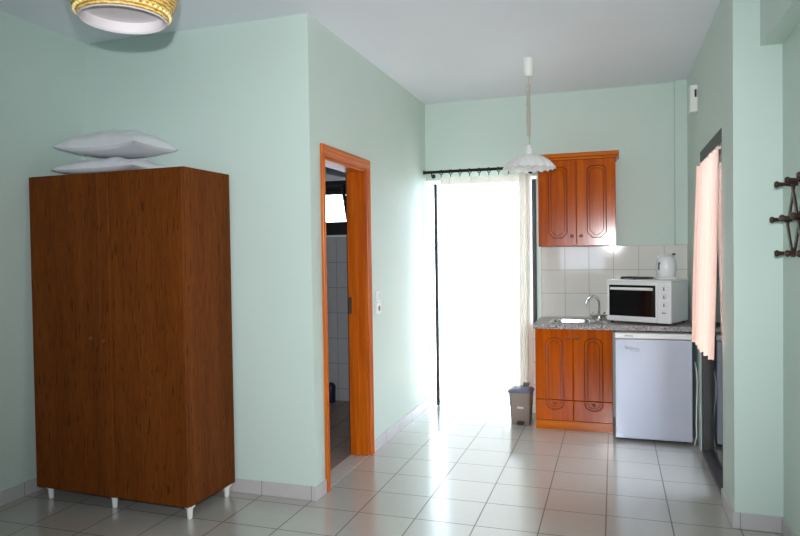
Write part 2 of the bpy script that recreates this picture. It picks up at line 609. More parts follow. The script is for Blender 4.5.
# ------------------------------------------------------------------ bathroom doorway lining and casing
d1 = sempty('door_1', (XB, (DY0 + DY1) / 2, 0), 'orange pine bathroom door frame')
def under(o, p):
    o.parent = p
    o.matrix_parent_inverse = Matrix.Translation(-p.location)
    return o
cw, ct, cwl = .068, .018, .022
def casing_profile(m, lo, hi, bev=.006):
    m.box(lo, hi, bev, 2)
for s, (a, b) in enumerate(((DY0 - cwl, DY0 + .004), (DY1 - .004, DY1 + cw))):
    m = MB(); casing_profile(m, (XB - .001, a, 0.001), (XB + ct, b, DZ - .004))
    yy = a + (b - a) * .5
    m.tube([(XB + ct - .001, yy - .012, .002), (XB + ct - .001, yy - .012, DZ - .006)], .005, 8)
    m.tube([(XB + ct - .001, yy + .012, .002), (XB + ct - .001, yy + .012, DZ - .006)], .005, 8)
    under(m.build('casing', 'pine'), d1)
m = MB(); casing_profile(m, (XB - .001, DY0 - cwl, DZ - .004), (XB + ct, DY1 + cw, DZ + cw))
for q in (-.012, .012):
    m.tube([(XB + ct - .001, DY0 - cwl + .004, DZ + .032 + q), (XB + ct - .001, DY1 + cw - .004, DZ + .032 + q)], .005, 8)
under(m.build('casing', 'pine_y'), d1)
jt = .022
under(MB().box((XB - T0, DY0, .003), (XB, DY0 + jt, DZ), .002, 1).build('jamb', 'pine'), d1)
j = under(MB().box((XB - T0, DY1 - jt, .003), (XB, DY1, DZ), .002, 1).box((XB - .10, DY1 - jt - .012, .003), (XB - .06, DY1 - jt + .001, DZ - jt), .002, 1).build('jamb', 'pine'), d1)
under(MB().box((XB - T0, DY0 + jt, DZ - jt), (XB, DY1 - jt, DZ), .002, 1).build('head_jamb', 'pine_y'), d1)
under(MB().box((XB - .132, DY1 - jt - .004, 1.02), (XB - .108, DY1 - jt + .001, 1.14), .001, 1).build('strike_plate', 'brass'), d1)
for a in (DY1 - .001, DY0 - .06):
    under(MB().box((XB - T0 - .014, a, .003), (XB - T0 - .0005, a + .061, DZ + .05)).build('inner_casing', 'darkframe'), d1)

# bathroom window: dark frame, sash tilted in at the top
w1 = sempty('window_1', ((WX0 + WX1) / 2, YB, WZ0), 'dark framed bathroom window with tilted sash')
m = MB()
m.box((WX0, YB + .0, WZ0), (WX1, YB + .07, WZ0 + .13)).box((WX0, YB, WZ1 - .135), (WX1, YB + .07, WZ1))
m.box((WX0, YB, WZ0 + .13), (WX0 + .05, YB + .07, WZ1 - .135)).box((WX1 - .045, YB, WZ0 + .13), (WX1, YB + .07, WZ1 - .135))
under(m.build('window_frame', 'darkframe'), w1)
piv = Vector((0, YB + .03, WZ0 + .10))
R = Matrix.Translation(piv) @ Matrix.Rotation(math.radians(20), 4, 'X') @ Matrix.Translation(-piv)
m = MB()
za, zb = WZ0 + .10, WZ1 - .035
m.box((WX0 + .055, YB + .015, za), (WX1 - .035, YB + .045, za + .03), rot=R).box((WX0 + .055, YB + .015, zb - .03), (WX1 - .035, YB + .045, zb), rot=R)
m.box((WX0 + .055, YB + .015, za + .03), (WX0 + .085, YB + .045, zb - .03), rot=R).box((WX1 - .06, YB + .015, za + .03), (WX1 - .035, YB + .045, zb - .03), rot=R)
sash = under(m.build('sash', 'darkframe'), w1)
pane = MB().box((WX0 + .085, YB + .028, za + .03), (WX1 - .06, YB + .032, zb - .03), rot=R).build('pane', 'glass')
pane.parent = sash

# balcony door leaf, dark slim frame
d2 = sempty('door_2', (-1.16, YB + .06, 0), 'glazed balcony door with slim dark frame')
LX0, LX1 = -1.604, BX1
under(MB().box((LX0, YB + .012, .004), (LX0 + .030, YB + .055, 2.10), .003, 1).build('stile', 'darkframe'), d2)
under(MB().box((LX1 - .035, YB - .012, .004), (LX1 + .0, YB + .055, 2.10), .003, 1).build('stile', 'darkframe'), d2)
under(MB().box((LX0 + .03, YB + .033, .001), (LX1 - .035, YB + .039, BZ - .001)).build('pane', 'glass'), d2)

# side door, dark frame, glass, low track
d3 = sempty('door_3', (XR + .05, (RY0 + RY1) / 2, 0), 'dark framed glazed side door half covered by peach curtain')
under(MB().box((XR + .004, RY1 - .07, .001), (XR + .06, RY1 - .001, RZ - .07), .002, 1).build('stile', 'darkframe'), d3)
under(MB().box((XR + .004, RY0 + .001, .001), (XR + .06, RY0 + .045, RZ - .07), .002, 1).build('stile', 'darkframe'), d3)
under(MB().box((XR + .002, RY0 + .001, RZ - .07), (XR + .07, RY1 - .001, RZ - .001), .002, 1).build('head', 'darkframe'), d3)
under(MB().box((XR + .002, RY0 + .045, .001), (XR + .075, RY1 - .07, .03), .002, 1).build('track', 'darkframe'), d3)
under(MB().box((XR + .04, RY0 + .045, .03), (XR + .046, RY1 - .07, RZ - .07)).build('pane', 'glass'), d3)

# ------------------------------------------------------------------ wardrobe
wx0, wx1, wy0, wy1, wz0, wz1 = -3.298, -2.197, 3.0, 3.440, .076, 1.934
t = thing('wardrobe', 'tall dark brown wood veneer wardrobe with two doors on short white feet', 'wardrobe', ((wx0 + wx1) / 2, (wy0 + wy1) / 2, 0))
L = Vector(t.location)
def part(mb, name, mat, p, smooth=False):
    """part built in world coordinates, parented to p (which is unrotated, at p.location)"""
    base = p
    off = Vector((0, 0, 0))
    while base is not None:
        off += Vector(base.location); base = base.parent
    return mb.build(name, mat, p, smooth, None) if off.length == 0 else _shift(mb, name, mat, p, smooth, off)
def _shift(mb, name, mat, p, smooth, off):
    bmesh.ops.translate(mb.bm, verts=mb.bm.verts[:], vec=-off)
    return mb.build(name, mat, p, smooth)

m = MB()
m.box((wx0, wy0 + .0195, wz0), (wx0 + .018, wy1, wz1), .001, 1).box((wx1 - .018, wy0 + .0195, wz0), (wx1, wy1, wz1), .001, 1)
m.box((wx0 + .018, wy0 + .0195, wz0), (wx1 - .018, wy1, wz0 + .018)).box((wx0 + .018, wy0 + .0195, wz1 - .018), (wx1 - .018, wy1, wz1)).box((wx0 + .018, wy1 - .006, wz0 + .018), (wx1 - .018, wy1, wz1 - .018))
part(m, 'body', 'ward', t)
xm = -2.77
dl = part(MB().box((wx0 + .001, wy0, wz0 + .002), (xm - .006, wy0 + .019, wz1 - .004), .002, 1), 'door', 'ward', t)
dr = part(MB().box((xm + .003, wy0, wz0 + .002), (wx1 - .001, wy0 + .019, wz1 - .004), .002, 1).box((xm + .003, wy0 - .009, wz0 + .004), (xm + .078, wy0 + .001, wz1 - .006), .002, 1), 'door', 'ward', t)
part(MB().lathe([(0, -.016), (.009, -.015), (.012, -.009), (.006, -.003), (.006, 0)], (xm - .072, wy0, .985), 16, 'Y'), 'knob', 'knobwood', dl, True)
part(MB().lathe([(0, -.016), (.009, -.015), (.012, -.009), (.006, -.003), (.006, 0)], (xm + .03, wy0 - .009, .972), 16, 'Y'), 'knob', 'knobwood', dr, True)
for fx, fy in ((wx0 + .06, wy0 + .05), (xm + .02, wy0 + .05), (wx1 - .03, wy0 + .05), (wx0 + .06, wy1 - .05), (xm, wy1 - .05), (wx1 - .03, wy1 - .045)):
    part(MB().lathe([(0, 0), (.013, 0), (.014, .004), (.018, .06), (.03, .066), (.03, wz0), (0, wz0)], (fx, fy, 0), 16), 'foot', 'white_plastic', t, True)

t.rotation_euler = (0, 0, math.radians(-1.9))

# ------------------------------------------------------------------ pillows
def pillow(name, label, x0, x1, y0_, y1_, zc, up, dn, seed, sag=0.0, rz=0.0):
    rnd = random.Random(seed)
    ph = [rnd.uniform(0, 6.28) for _ in range(8)]
    n, k = 44, 30
    cx, cy = (x0 + x1) / 2, (y0_ + y1_) / 2
    ax, ay = (x1 - x0) / 2, (y1_ - y0_) / 2
    mb = MB()
    grid = {}
    for side in (1, -1):
        for i in range(n + 1):
            for j in range(k + 1):
                u, v = -1 + 2 * i / n, -1 + 2 * j / k
                edge = i in (0, n) or j in (0, k)
                if side == -1 and edge:
                    grid[(side, i, j)] = grid[(1, i, j)]
                    continue
                e = max(0, (1 - abs(u) ** 2.3)) ** .45 * max(0, (1 - abs(v) ** 2.4)) ** .42
                px = u * ax * (1 - .07 * (1 - v * v) * abs(u))
                py = v * ay * (1 - .10 * (1 - u * u))
                wr = (.004 * math.sin(9 * u + 4 * v + ph[0]) + .0035 * math.sin(5 * u - 11 * v + ph[1]) + .004 * math.sin(17 * u + 9 * v * v + ph[2]) + .003 * math.sin(27 * u - 14 * v + ph[3])) * e
                if side == 1:
                    z = up * e + wr
                else:
                    z = -dn * e
                z += sag * (u * u - .3) * .5
                grid[(side, i, j)] = mb.bm.verts.new((px, py, z))
        for i in range(n):
            for j in range(k):
                mb.bm.faces.new([grid[(side, i, j)], grid[(side, i + 1, j)], grid[(side, i + 1, j + 1)], grid[(side, i, j + 1)]])
    o = mb.build(name, 'pillow', None, True)
    o.location = (cx, cy, zc); o.rotation_euler = (0, 0, rz)
    return tag(o, label, 'pillow', 'pillows on the wardrobe')
pillow('pillow', 'white pillow lying flat on the wardrobe top, lower of two', -3.17, -2.575, 3.05, 3.44, 1.970, .068, .033, 3)
pillow('pillow', 'plump white pillow resting on the other pillow, upper of two', -3.15, -2.565, 3.05, 3.45, 2.095, .112, .034, 5, .03, -.01)

# ------------------------------------------------------------------ golden woven ceiling lamp
lp = Vector((-1.493, 1.739, 2.211))
t = thing('pendant_lamp', 'golden woven drum ceiling lamp with white lining at top left', 'lamp', (lp.x, lp.y, H))
RR = .134
prof = [(RR, .0), (RR + .006, .012), (RR + .026, .05), (RR + .040, .10), (RR + .034, .15), (RR + .004, .21), (RR - .05, .26), (.03, .29)]
sh = part(MB().lathe([(r, z) for r, z in prof] + [(.026, .287), (RR - .055, .255), (RR - .004, .205), (RR + .028, .148), (RR + .034, .10), (RR + .020, .05), (RR + .001, .014), (RR - .004, 0), (RR, 0)],
     lp, 72, rfun=lambda a, r, z: 1 + .012 * math.sin(18 * a) * (1 if r > .08 else 0)), 'lamp_shade', 'woven', t, True)
m = MB()
for k in range(44):
    a = k * 2 * PI / 44
    m.sphere((lp.x + (RR + .009) * math.cos(a), lp.y + (RR + .009) * math.sin(a), lp.z + .014), (.0062, .0062, .005), 8)
part(m, 'rim_trim', 'bead', sh, True)
part(MB().lathe([(RR + .001, -.003), (RR - .006, .001), (RR - .006, .05), (RR - .009, .05), (RR - .009, -.001), (RR - .004, -.006), (RR + .001, -.003)], lp, 64), 'lining', 'lining', sh, True)
part(MB().lathe([(0, .034), (RR - .03, .032), (RR - .0095, .03), (RR - .0095, .036), (0, .039)], lp, 64), 'diffuser', 'lining', t, True)
part(MB().tube([(lp.x, lp.y, lp.z + .285), (lp.x, lp.y, H - .03)], .004, 8), 'cord', 'cord', t)
part(MB().lathe([(0, -.035), (.03, -.03), (.045, -.008), (.045, -.0005), (0, -.0005)], (lp.x, lp.y, H), 24), 'ceiling_cup', 'white_plastic', t, True)

# ------------------------------------------------------------------ kitchen pendant
kp = Vector((-.578, 4.82, 0))
t = thing('pendant_lamp', 'white frilled glass pendant lamp on coiled cord in front of the cupboard', 'lamp', (kp.x, kp.y, H))
part(MB().lathe([(0, -.132), (.030, -.132), (.034, -.126), (.036, -.01), (.037, -.0005), (0, -.0005)], (kp.x, kp.y, H), 28), 'ceiling_cup', 'white_plastic', t, True)
m = MB()
pts = []
z0c, z1c = 2.285, 2.66
for i in range(25 * 12 + 1):
    a = i / 12 * 2 * PI; zz = z1c - (z1c - z0c) * i / (25 * 12)
    pts.append((kp.x + .0115 * math.cos(a), kp.y + .0115 * math.sin(a), zz))
m.tube(pts, .0038, 6)
m.tube([(kp.x, kp.y, H - .13), (kp.x + .004, kp.y, 2.69), (kp.x, kp.y, 2.66)], .003, 8)
m.tube([(kp.x, kp.y, 2.29), (kp.x + .006, kp.y, 2.25), (kp.x, kp.y, 2.215)], .003, 8)
part(m, 'cord', 'cord', t, True)
part(MB().lathe([(0, 2.222), (.012, 2.221), (.020, 2.20), (.028, 2.165), (.032, 2.150), (0, 2.150)], (kp.x, kp.y, 0), 24), 'neck', 'white_plastic', t, True)
NR = 20
outer = [(.030, 2.152), (.07, 2.146), (.105, 2.132), (.14, 2.108), (.165, 2.082), (.181, 2.062), (.190, 2.050)]
inner = [(r - .003, z - .004) for r, z in outer[::-1]]
zf = lambda a, r, z: .006 * math.sin(NR * a) * max(0, (r - .12) / .07)
rf = lambda a, r, z: 1 + .007 * math.cos(NR * a) * max(0, (r - .06) / .13)
part(MB().lathe(outer + inner, (kp.x, kp.y, 0), 200, rfun=rf, zfun=zf), 'lamp_shade', 'lace', t, True)
part(MB().sphere((kp.x, kp.y, 2.085), (.032, .032, .04), 16).tube([(kp.x, kp.y, 2.11), (kp.x, kp.y, 2.15)], .016, 12), 'bulb', 'white_plastic', t, True)

# ------------------------------------------------------------------ curtain rod and cream sheer
RY, RZ0 = 5.868, 2.197
t = thing('curtain_rod', 'black iron curtain rod above the balcony door', 'curtain rod', (-1.15, RY, RZ0))
rod_thing = t
part(MB().tube([(-1.655, RY, RZ0), (-.64, RY, RZ0)], .0135, 12), 'pole', 'rod', t, True)
for x, s in ((-1.655, -1), (-.64, 1)):
    part(MB().lathe([(0, .034 * s), (.012, .032 * s), (.021, .02 * s), (.016, .006 * s), (.0135, 0)], (x, RY, RZ0), 16, 'X'), 'finial', 'rod', t, True)
for x in (-1.60, -.70):
    part(MB().tube([(x, RY, RZ0 - .012), (x, RY + .02, RZ0 - .03), (x, YB - .004, RZ0 - .03)], .006, 8).lathe([(0, -.004), (.02, -.004), (.02, 0), (0, 0)], (x, YB, RZ0 - .03), 14, 'Y'), 'bracket', 'rod', t, True)

def curtain_mesh(u0, u1, ztop, zbot, fold, amp, taper, fix, seed, nx=220, nz=44, hemwave=.006, spread=None):
    """hanging cloth: fix(u, depth, z) gives the 3-D point"""
    rnd = random.Random(seed)
    ph = [rnd.uniform(0, 6.28) for _ in range(6)]
    mb = MB(); rows = []
    for j in range(nz + 1):
        w = j / nz
        row = []
        for i in range(nx + 1):
            s = i / nx
            k = spread(w) if spread else (0, 1)
            u = u0 + (u1 - u0) * (k[0] + (k[1] - k[0]) * s)
            ampl = amp * (taper + (1 - taper) * min(1, w * 1.6))
            d = ampl * (math.sin(2 * PI * fold * s + ph[0] + .8 * w * math.sin(3 * s + ph[1])) + .45 * math.sin(2 * PI * fold * 1.7 * s + ph[2] + w))
            z = ztop + (zbot - ztop) * w + hemwave * w * math.sin(2 * PI * fold * s + ph[3])
            if j == 0:
                z += .006 * math.sin(2 * PI * 9 * s)
            row.append(mb.bm.verts.new(fix(u, d, z)))
        rows.append(row)
    for A, B in zip(rows, rows[1:]):
        for i in range(nx):
            mb.bm.faces.new([A[i], A[i + 1], B[i + 1], B[i]])
    return mb
t = thing('curtain', 'sheer cream floor-length curtain glowing in front of the balcony door', 'curtain', (-1.12, RY, 2.14))
part(curtain_mesh(-1.515, -.695, 2.135, .062, 9, .017, .55, lambda u, d, z: (u + .75 * d * (1 + max(0, (u + .85) * 9)), RY + d, z), 11, spread=lambda w: (-.0 * w, 1 - .02 * w)), 'fabric', 'sheer', t, True)
part(curtain_mesh(-1.513, -.697, 2.1355, 2.07, 9, .0077, 1, lambda u, d, z: (u + .75 * d, RY - .004 + d, z), 11, nz=6, hemwave=0), 'heading', 'sheer', t, True)
part(curtain_mesh(-.79, -.698, 2.132, .066, 2.5, .012, .7, lambda u, d, z: (u, RY - .022 + d, z), 23, nx=60), 'edge_fold', 'sheer', t, True)
for k in range(10):
    x = -1.505 + k * .0885
    pts = [(x + .013 * math.cos(a * 2 * PI / 16), RY + .015 * math.cos(a * 2 * PI / 16), RZ0 - .006 + .021 * math.sin(a * 2 * PI / 16)) for a in range(16)]
    mb = MB().tube(pts, .004, 6, closed=True)
    mb.tube([(x, RY, RZ0 - .026), (x, RY - .002, RZ0 - .0535)], .004, 6)
    part(mb, 'ring', 'rod', rod_thing, True)

# peach curtain of the side door
cxr = XR - .022
t = thing('curtain', 'short peach curtain hanging at the dark framed side door', 'curtain', (cxr, 4.6, 2.03))
part(curtain_mesh(4.12, 5.03, 2.02, .80, 6, .015, .6, lambda u, d, z: (cxr + d - .03 * max(0, (2.03 - z) / 1.2), u, z), 4, hemwave=.006), 'fabric', 'peach', t, True)
part(MB().tube([(cxr, 4.11, 2.022), (cxr, 5.05, 2.022)], .005, 8), 'rail', 'white_plastic', t, True)
for y in (4.115, 5.035):
    part(MB().box((cxr, y, 2.015), (XR - .001, y + .01, 2.029)), 'bracket', 'white_plastic', t)

# ------------------------------------------------------------------ upper cabinet
def ridge(mb, pts, y, r=.0042):
    mb.tube([(x, y, z) for x, z in pts], r, 6)
ux0, ux1, uy0, uy1, uz0, uz1 = -.604, .022, 5.64, SPY - .001, 1.490, 2.208
t = thing('wall_cabinet', 'orange cherry wood two-door wall cabinet above the sink', 'cabinet', ((ux0 + ux1) / 2, (uy0 + uy1) / 2, uz0))
m = MB()
m.box((ux0, uy0 + .0195, uz0), (ux0 + .016, uy1, uz1)).box((ux1 - .016, uy0 + .0195, uz0), (ux1, uy1, uz1)).box((ux0 + .016, uy0 + .0195, uz0), (ux1 - .016, uy1, uz0 + .016))
m.box((ux0 + .016, uy0 + .0195, uz1 - .016), (ux1 - .016, uy1, uz1)).box((ux0 + .016, uy1 - .006, uz0 + .016), (ux1 - .016, uy1, uz1 - .016))
part(m, 'body', 'cherry', t)
m = MB()
for k, (o_, za, zb) in enumerate(((.012, uz1, uz1 + .020), (.028, uz1 + .020, uz1 + .054))):
    m.box((ux0 - min(o_, .004) , uy0 - o_, za), (ux1 + o_, uy1 + .0, zb), .003, 2)
part(m, 'cornice', 'cherry_x', t)
um = (ux0 + ux1) / 2
for a, b, s in ((ux0 + .001, um - .002, 1), (um + .002, ux1 - .001, -1)):
    m = MB().box((a, uy0, uz0 + .001), (b, uy0 + .019, uz1 - .001), .003, 2)
    mo = MB()
    for ins, r in ((0, .0042), (.020, .003)):
        xa, xb_ = a + .085 + ins, b - .075 - ins
        za, zb = uz0 + .068 + ins, uz1 - .058 - ins
        c = .042
        p = [(xa + c, za), (xb_ - c, za), (xb_, za + c), (xb_, zb - c)] + [(xb_ - c * (1 - math.cos(q)) , zb - c + c * math.sin(q)) for q in (.4, .8, 1.2)] + [(xb_ - c, zb), (xa + c, zb)] \
            + [(xa + c * (1 - math.cos(q)), zb - c + c * math.sin(q)) for q in (1.2, .8, .4)] + [(xa, zb - c), (xa, za + c), (xa + c, za)]
        ridge(mo, p, uy0, r)
    d = part(m, 'door', 'cherry', t)
    part(mo, 'groove_shade_line', 'cherry_groove_shade', d, True)  # groove shade put into the colour of thin raised lines
    kx = (b - .035) if s == 1 else (a + .035)
    part(MB().lathe([(0, -.024), (.011, -.022), (.014, -.015), (.007, -.008), (.008, 0)], (kx, uy0, 1.572), 16, 'Y'), 'knob', 'knobwood', d, True)

# ------------------------------------------------------------------ base cabinet
bx0, bx1, by0, by1, bz1 = -.614, -.012, 5.395, 5.915, .822
t = thing('base_cabinet', 'orange cherry wood base cabinet with two doors and two drawers under the sink', 'cabinet', ((bx0 + bx1) / 2, (by0 + by1) / 2, 0))
m = MB()
m.box((bx0, by0 + .02, .065), (bx0 + .018, by1, bz1)).box((bx1 - .018, by0 + .02, .065), (bx1, by1, bz1)).box((bx0 + .018, by0 + .02, .065), (bx1 - .018, by1, .083)).box((bx0 + .018, by1 - .01, .083), (bx1 - .018, by1, bz1))
part(m, 'body', 'cherry', t)
part(MB().box((bx0 + .0, by0 + .006, 0), (bx1 - .0, by0 + .022, .075), .002, 1), 'plinth', 'cherry_x', t)
bmid = (bx0 + bx1) / 2
ZS = .245
for a, b, s in ((bx0 + .001, bmid - .002, 1), (bmid + .002, bx1 - .001, -1)):
    m = MB().box((a, by0, ZS + .002), (b, by0 + .019, bz1 - .002), .003, 2)
    mo = MB()
    for ins, r in ((0, .0042), (.024, .003)):
        xa, xb_ = a + .085 + ins, b - .075 - ins
        zt = bz1 - .075 - ins; c = .05
        p = [(xa, ZS + .004), (xa, zt - c)] + [(xa + c * (1 - math.cos(q)), zt - c + c * math.sin(q)) for q in (.4, .8, 1.2)] + [(xa + c, zt), (xb_ - c, zt)] \
            + [(xb_ - c * (1 - math.cos(q)), zt - c + c * math.sin(q)) for q in (1.2, .8, .4)] + [(xb_, zt - c), (xb_, ZS + .004)]
        ridge(mo, p, by0, r)
    d = part(m, 'door', 'cherry', t)
    part(mo, 'groove_shade_line', 'cherry_groove_shade', d, True)
    kx = (b - .03) if s == 1 else (a + .03)
    part(MB().lathe([(0, -.022), (.010, -.020), (.013, -.014), (.007, -.008), (.008, 0)], (kx, by0, .748), 16, 'Y'), 'knob', 'knobwood', d, True)
    m = MB().box((a, by0, .078), (b, by0 + .019, ZS - .002), .003, 2)
    mo = MB()
    cxm = (a + b) / 2 + .004
    for rr, r in ((.072, .004), (.048, .003)):
        ridge(mo, [(cxm - rr, ZS - .006)] + [(cxm + rr * .98 * math.cos(q), ZS - .018 + rr * .85 * math.sin(q)) for q in [PI + i * PI / 14 for i in range(15)]] + [(cxm + rr, ZS - .006)], by0, r)
    d = part(m, 'drawer', 'cherry', t)
    part(mo, 'groove_shade_line', 'cherry_groove_shade', d, True)
    part(MB().lathe([(0, -.022), (.010, -.020), (.013, -.014), (.007, -.008), (.008, 0)], (cxm, by0, ZS - .028), 16, 'Y'), 'knob', 'knobwood', d, True)

# ------------------------------------------------------------------ worktop, sink, tap
CT0, CT1 = .824, .862
cy0 = 5.352
hx0, hx1, hy0, hy1 = -.49, -.17, 5.47, 5.80
m = MB()
m.box((-.622, cy0, CT0), (hx0, SPY - .002, CT1)).box((hx1, cy0, CT0), (XR - .003, SPY - .002, CT1))
m.box((hx0, cy0, CT0), (hx1, hy0, CT1)).box((hx0, hy1, CT0), (hx1, SPY - .002, CT1))
tag(m.build('worktop', 'granite'), 'speckled grey granite worktop with sink cut-out', 'worktop')
t = thing('sink', 'round-cornered stainless steel sink bowl set in the worktop', 'sink', ((hx0 + hx1) / 2, (hy0 + hy1) / 2, CT1))
def rrect(x0, x1, y0_, y1_, r, n=6):
    p = []
    for cx, cy, a in ((x1 - r, y1_ - r, 0), (x0 + r, y1_ - r, 90), (x0 + r, y0_ + r, 180), (x1 - r, y0_ + r, 270)):
        p += arc(cx, cy, r, a, a + 90, n)
    return p
mb = MB(); loops = []
for ins, z, r in ((-.022, CT1 + .0005, .07), (-.020, CT1 + .004, .07), (.004, CT1 + .004, .06), (.010, CT1 - .002, .06), (.018, CT1 - .12, .06), (.045, CT1 - .14, .05)):
    loops.append([mb.bm.verts.new((x, y, z)) for x, y in rrect(hx0 + ins, hx1 - ins, hy0 + ins, hy1 - ins, r)])
for A, B in zip(loops, loops[1:]):
    for i in range(len(A)):
        j = (i + 1) % len(A)
        mb.bm.faces.new([A[i], A[j], B[j], B[i]])
mb.bm.faces.new(loops[-1])
part(mb, 'bowl', 'steel', t, True)
part(MB().lathe([(0, -.137), (.028, -.136), (.032, -.139), (0, -.1395)], ((hx0 + hx1) / 2, (hy0 + hy1) / 2, CT1), 20), 'drain', 'chrome', t, True)

fx, fy = -.118, 5.70
t = thing('faucet', 'chrome swan-neck mixer tap with two cross handles beside the sink', 'faucet', (fx, fy, CT1))
part(MB().lathe([(0, .0005), (.026, .0005), (.024, .008), (.018, .014), (.017, .05), (.013, .06), (0, .062)], (fx, fy, CT1), 20), 'body', 'chrome', t, True)
pts = [(fx, fy, CT1 + .05), (fx, fy, CT1 + .10)] + [(fx - .05 + .05 * math.cos(a), fy - .01 * i / 10, CT1 + .15 + .058 * math.sin(a)) for i, a in enumerate([k * PI / 10 * .96 for k in range(11)])] + [(fx - .106, fy - .012, CT1 + .125)]
part(MB().tube(pts, .0105, 12), 'spout', 'chrome', t, True)
for s in (-1, 1):
    hx = fx + s * .045
    m = MB().tube([(fx + s * .012, fy - .01, CT1 + .035), (hx, fy - .022, CT1 + .045)], .011, 10)
    m.tube([(hx - .026, fy - .03, CT1 + .05), (hx + .026, fy - .03, CT1 + .05)], .008, 8).tube([(hx, fy - .03, CT1 + .024), (hx, fy - .03, CT1 + .076)], .008, 8).sphere((hx, fy - .031, CT1 + .05), .012, 12)
    part(m, 'handle', 'chrome', t, True)

# ------------------------------------------------------------------ mini oven (turned towards the room), hotplates on top
TH = math.radians(-25)
OL, OD, OZ0, OZ1 = .515, .368, CT1 + .016, 1.212
org = Vector((-.054, 5.575, 0))
t = thing('mini_oven', 'white mini oven with black glass door and two hotplates on the worktop', 'oven', (org.x, org.y, CT1), rz=TH)
def op(mb, name, mat, p, smooth=False):           # oven-local coordinates, z from the worktop
    return mb.build(name, mat, p, smooth)
h0, h1 = OZ0 - CT1, OZ1 - CT1
op(MB().box((0, .012, h0), (OL, OD, h1 - .012), .008, 3), 'body', 'white', t)
op(MB().box((-.004, 0, h1 - .014), (OL + .004, OD + .003, h1), .006, 3), 'hob_top', 'white', t)
op(MB().box((.412, 0, h0 + .002), (OL, .0125, h1 - .015), .004, 2), 'control_panel', 'white', t)
dr = op(MB().box((.002, 0, h0 + .002), (.410, .0125, h1 - .015), .004, 2), 'door', 'white', t)
op(MB().box((.022, -.003, h0 + .045), (.398, .004, h1 - .042), .002, 1), 'window', 'black_glass', dr)
op(MB().tube([(.042, 0, h1 - .072), (.047, -.026, h1 - .070), (.19, -.033, h1 - .070), (.365, -.026, h1 - .070), (.370, 0, h1 - .072)], .0115, 10), 'handle', 'white_plastic', dr, True)
for i, z in enumerate((.285, .222, .160, .098)):
    for x in ([.470] if i < 3 else [.462]):
        k = op(MB().lathe([(0, -.020), (.012, -.019), (.0155, -.014), (.017, 0)], (x, 0, z), 20, 'Y') if i < 3 else MB().box((x - .016, -.002, z - .004), (x + .016, .001, z + .004)), 'knob' if i < 3 else 'badge', 'white_plastic' if i < 3 else 'grey', t, i < 3)
        if i < 3:
            op(MB().box((x - .004, -.0235, z - .012), (x + .004, -.019, z + .012)), 'pointer', 'grey', k)
for z in (.285, .222, .160):
    m = MB()
    for a in range(-4, 5):
        q = math.radians(a * 32)
        m.box((.470 + .024 * math.sin(q) - .0014, -.0008, z + .024 * math.cos(q) - .0014), (.470 + .024 * math.sin(q) + .0014, .0004, z + .024 * math.cos(q) + .0014))
    tag_mark = op(m, 'dial_marking', 'grey', t)
for wx, wy, r in ((.103, .155), (.262, .175)) and (((.100, .215, .072)), (.232, .165, .082)):
    hp = op(MB().lathe([(0, .016), (r * .3, .016), (r * .34, .013), (r - .006, .016), (r, .012), (r, 0), (0, 0)], (wx, wy, h1 + .0005), 32), 'hotplate', 'iron', t, True)
    op(MB().lathe([(r + .001, .0), (r + .012, 0), (r + .010, .004), (r + .001, .005)], (wx, wy, h1 + .0003), 32), 'ring', 'steel', hp, True)
for x in (.03, OL - .03):
    for y in (.04, OD - .03):
        op(MB().lathe([(0, 0), (.011, 0), (.013, h0), (0, h0)], (x, y, 0), 12), 'foot', 'black', t, True)

# ------------------------------------------------------------------ kettle on the oven
kx, ky = .398, 5.60
t = thing('kettle', 'white electric jug kettle standing on the mini oven', 'kettle', (kx, ky, OZ1))
z = OZ1 + .0008
part(MB().lathe([(0, 0), (.074, 0), (.076, .006), (.072, .016), (0, .017)], (kx, ky, z), 32), 'base', 'white_plastic', t, True)
kb = part(MB().lathe([(0, .018), (.064, .018), (.069, .03), (.076, .07), (.077, .105), (.071, .145), (.060, .172), (.050, .184), (0, .186)], (kx, ky, z), 40), 'body', 'white', t, True)
part(MB().lathe([(0, .203), (.02, .202), (.046, .195), (.051, .188), (0, .187)], (kx, ky, z), 32), 'lid', 'white_plastic', t, True)
part(MB().hexa([(kx - .072, ky - .012, z + .172), (kx - .076, ky - .010, z + .186), (kx - .072, ky + .012, z + .172), (kx - .076, ky + .010, z + .186),
                (kx - .042, ky - .03, z + .13), (kx - .042, ky - .03, z + .183), (kx - .042, ky + .03, z + .13), (kx - .042, ky + .03, z + .183)]), 'spout', 'white', t)
part(MB().tube([(kx + .02, ky + .04, z + .185), (kx + .03, ky + .065, z + .188), (kx + .038, ky + .088, z + .165), (kx + .038, ky + .09, z + .10), (kx + .034, ky + .08, z + .055), (kx + .024, ky + .06, z + .045)], .0095, 10), 'handle', 'white_plastic', t, True)
part(MB().box((kx + .045, ky - .010, z + .190), (kx + .07, ky + .008, z + .205), .003, 2), 'switch', 'black', t)
part(MB().box((kx - .062, ky - .056, z + .075), (kx - .044, ky - .046, z + .135), .003, 2), 'water_gauge', 'black', t)

# ------------------------------------------------------------------ fridge
fx0, fx1, fy0, fy1, fz1 = .006, .546, 5.206, 5.78, .819
t = thing('refrigerator', 'small white under-counter refrigerator beside the base cabinet', 'refrigerator', ((fx0 + fx1) / 2, (fy0 + fy1) / 2, 0))
part(MB().box((fx0 + .004, fy0 + .045, .025), (fx1 - .004, fy1, fz1 - .004), .004, 2), 'body', 'fridge', t)
dr = part(MB().box((fx0, fy0, .022), (fx1, fy0 + .04, .775), .008, 3), 'door', 'fridge', t)
part(MB().box((fx0, fy0 + .004, .780), (fx1, fy0 + .048, fz1), .006, 2), 'top_panel', 'white_plastic', t)
part(MB().box((fx0 + .07, fy0 + .001, .797), (fx0 + .13, fy0 + .005, .803)), 'marking', 'grey', t)
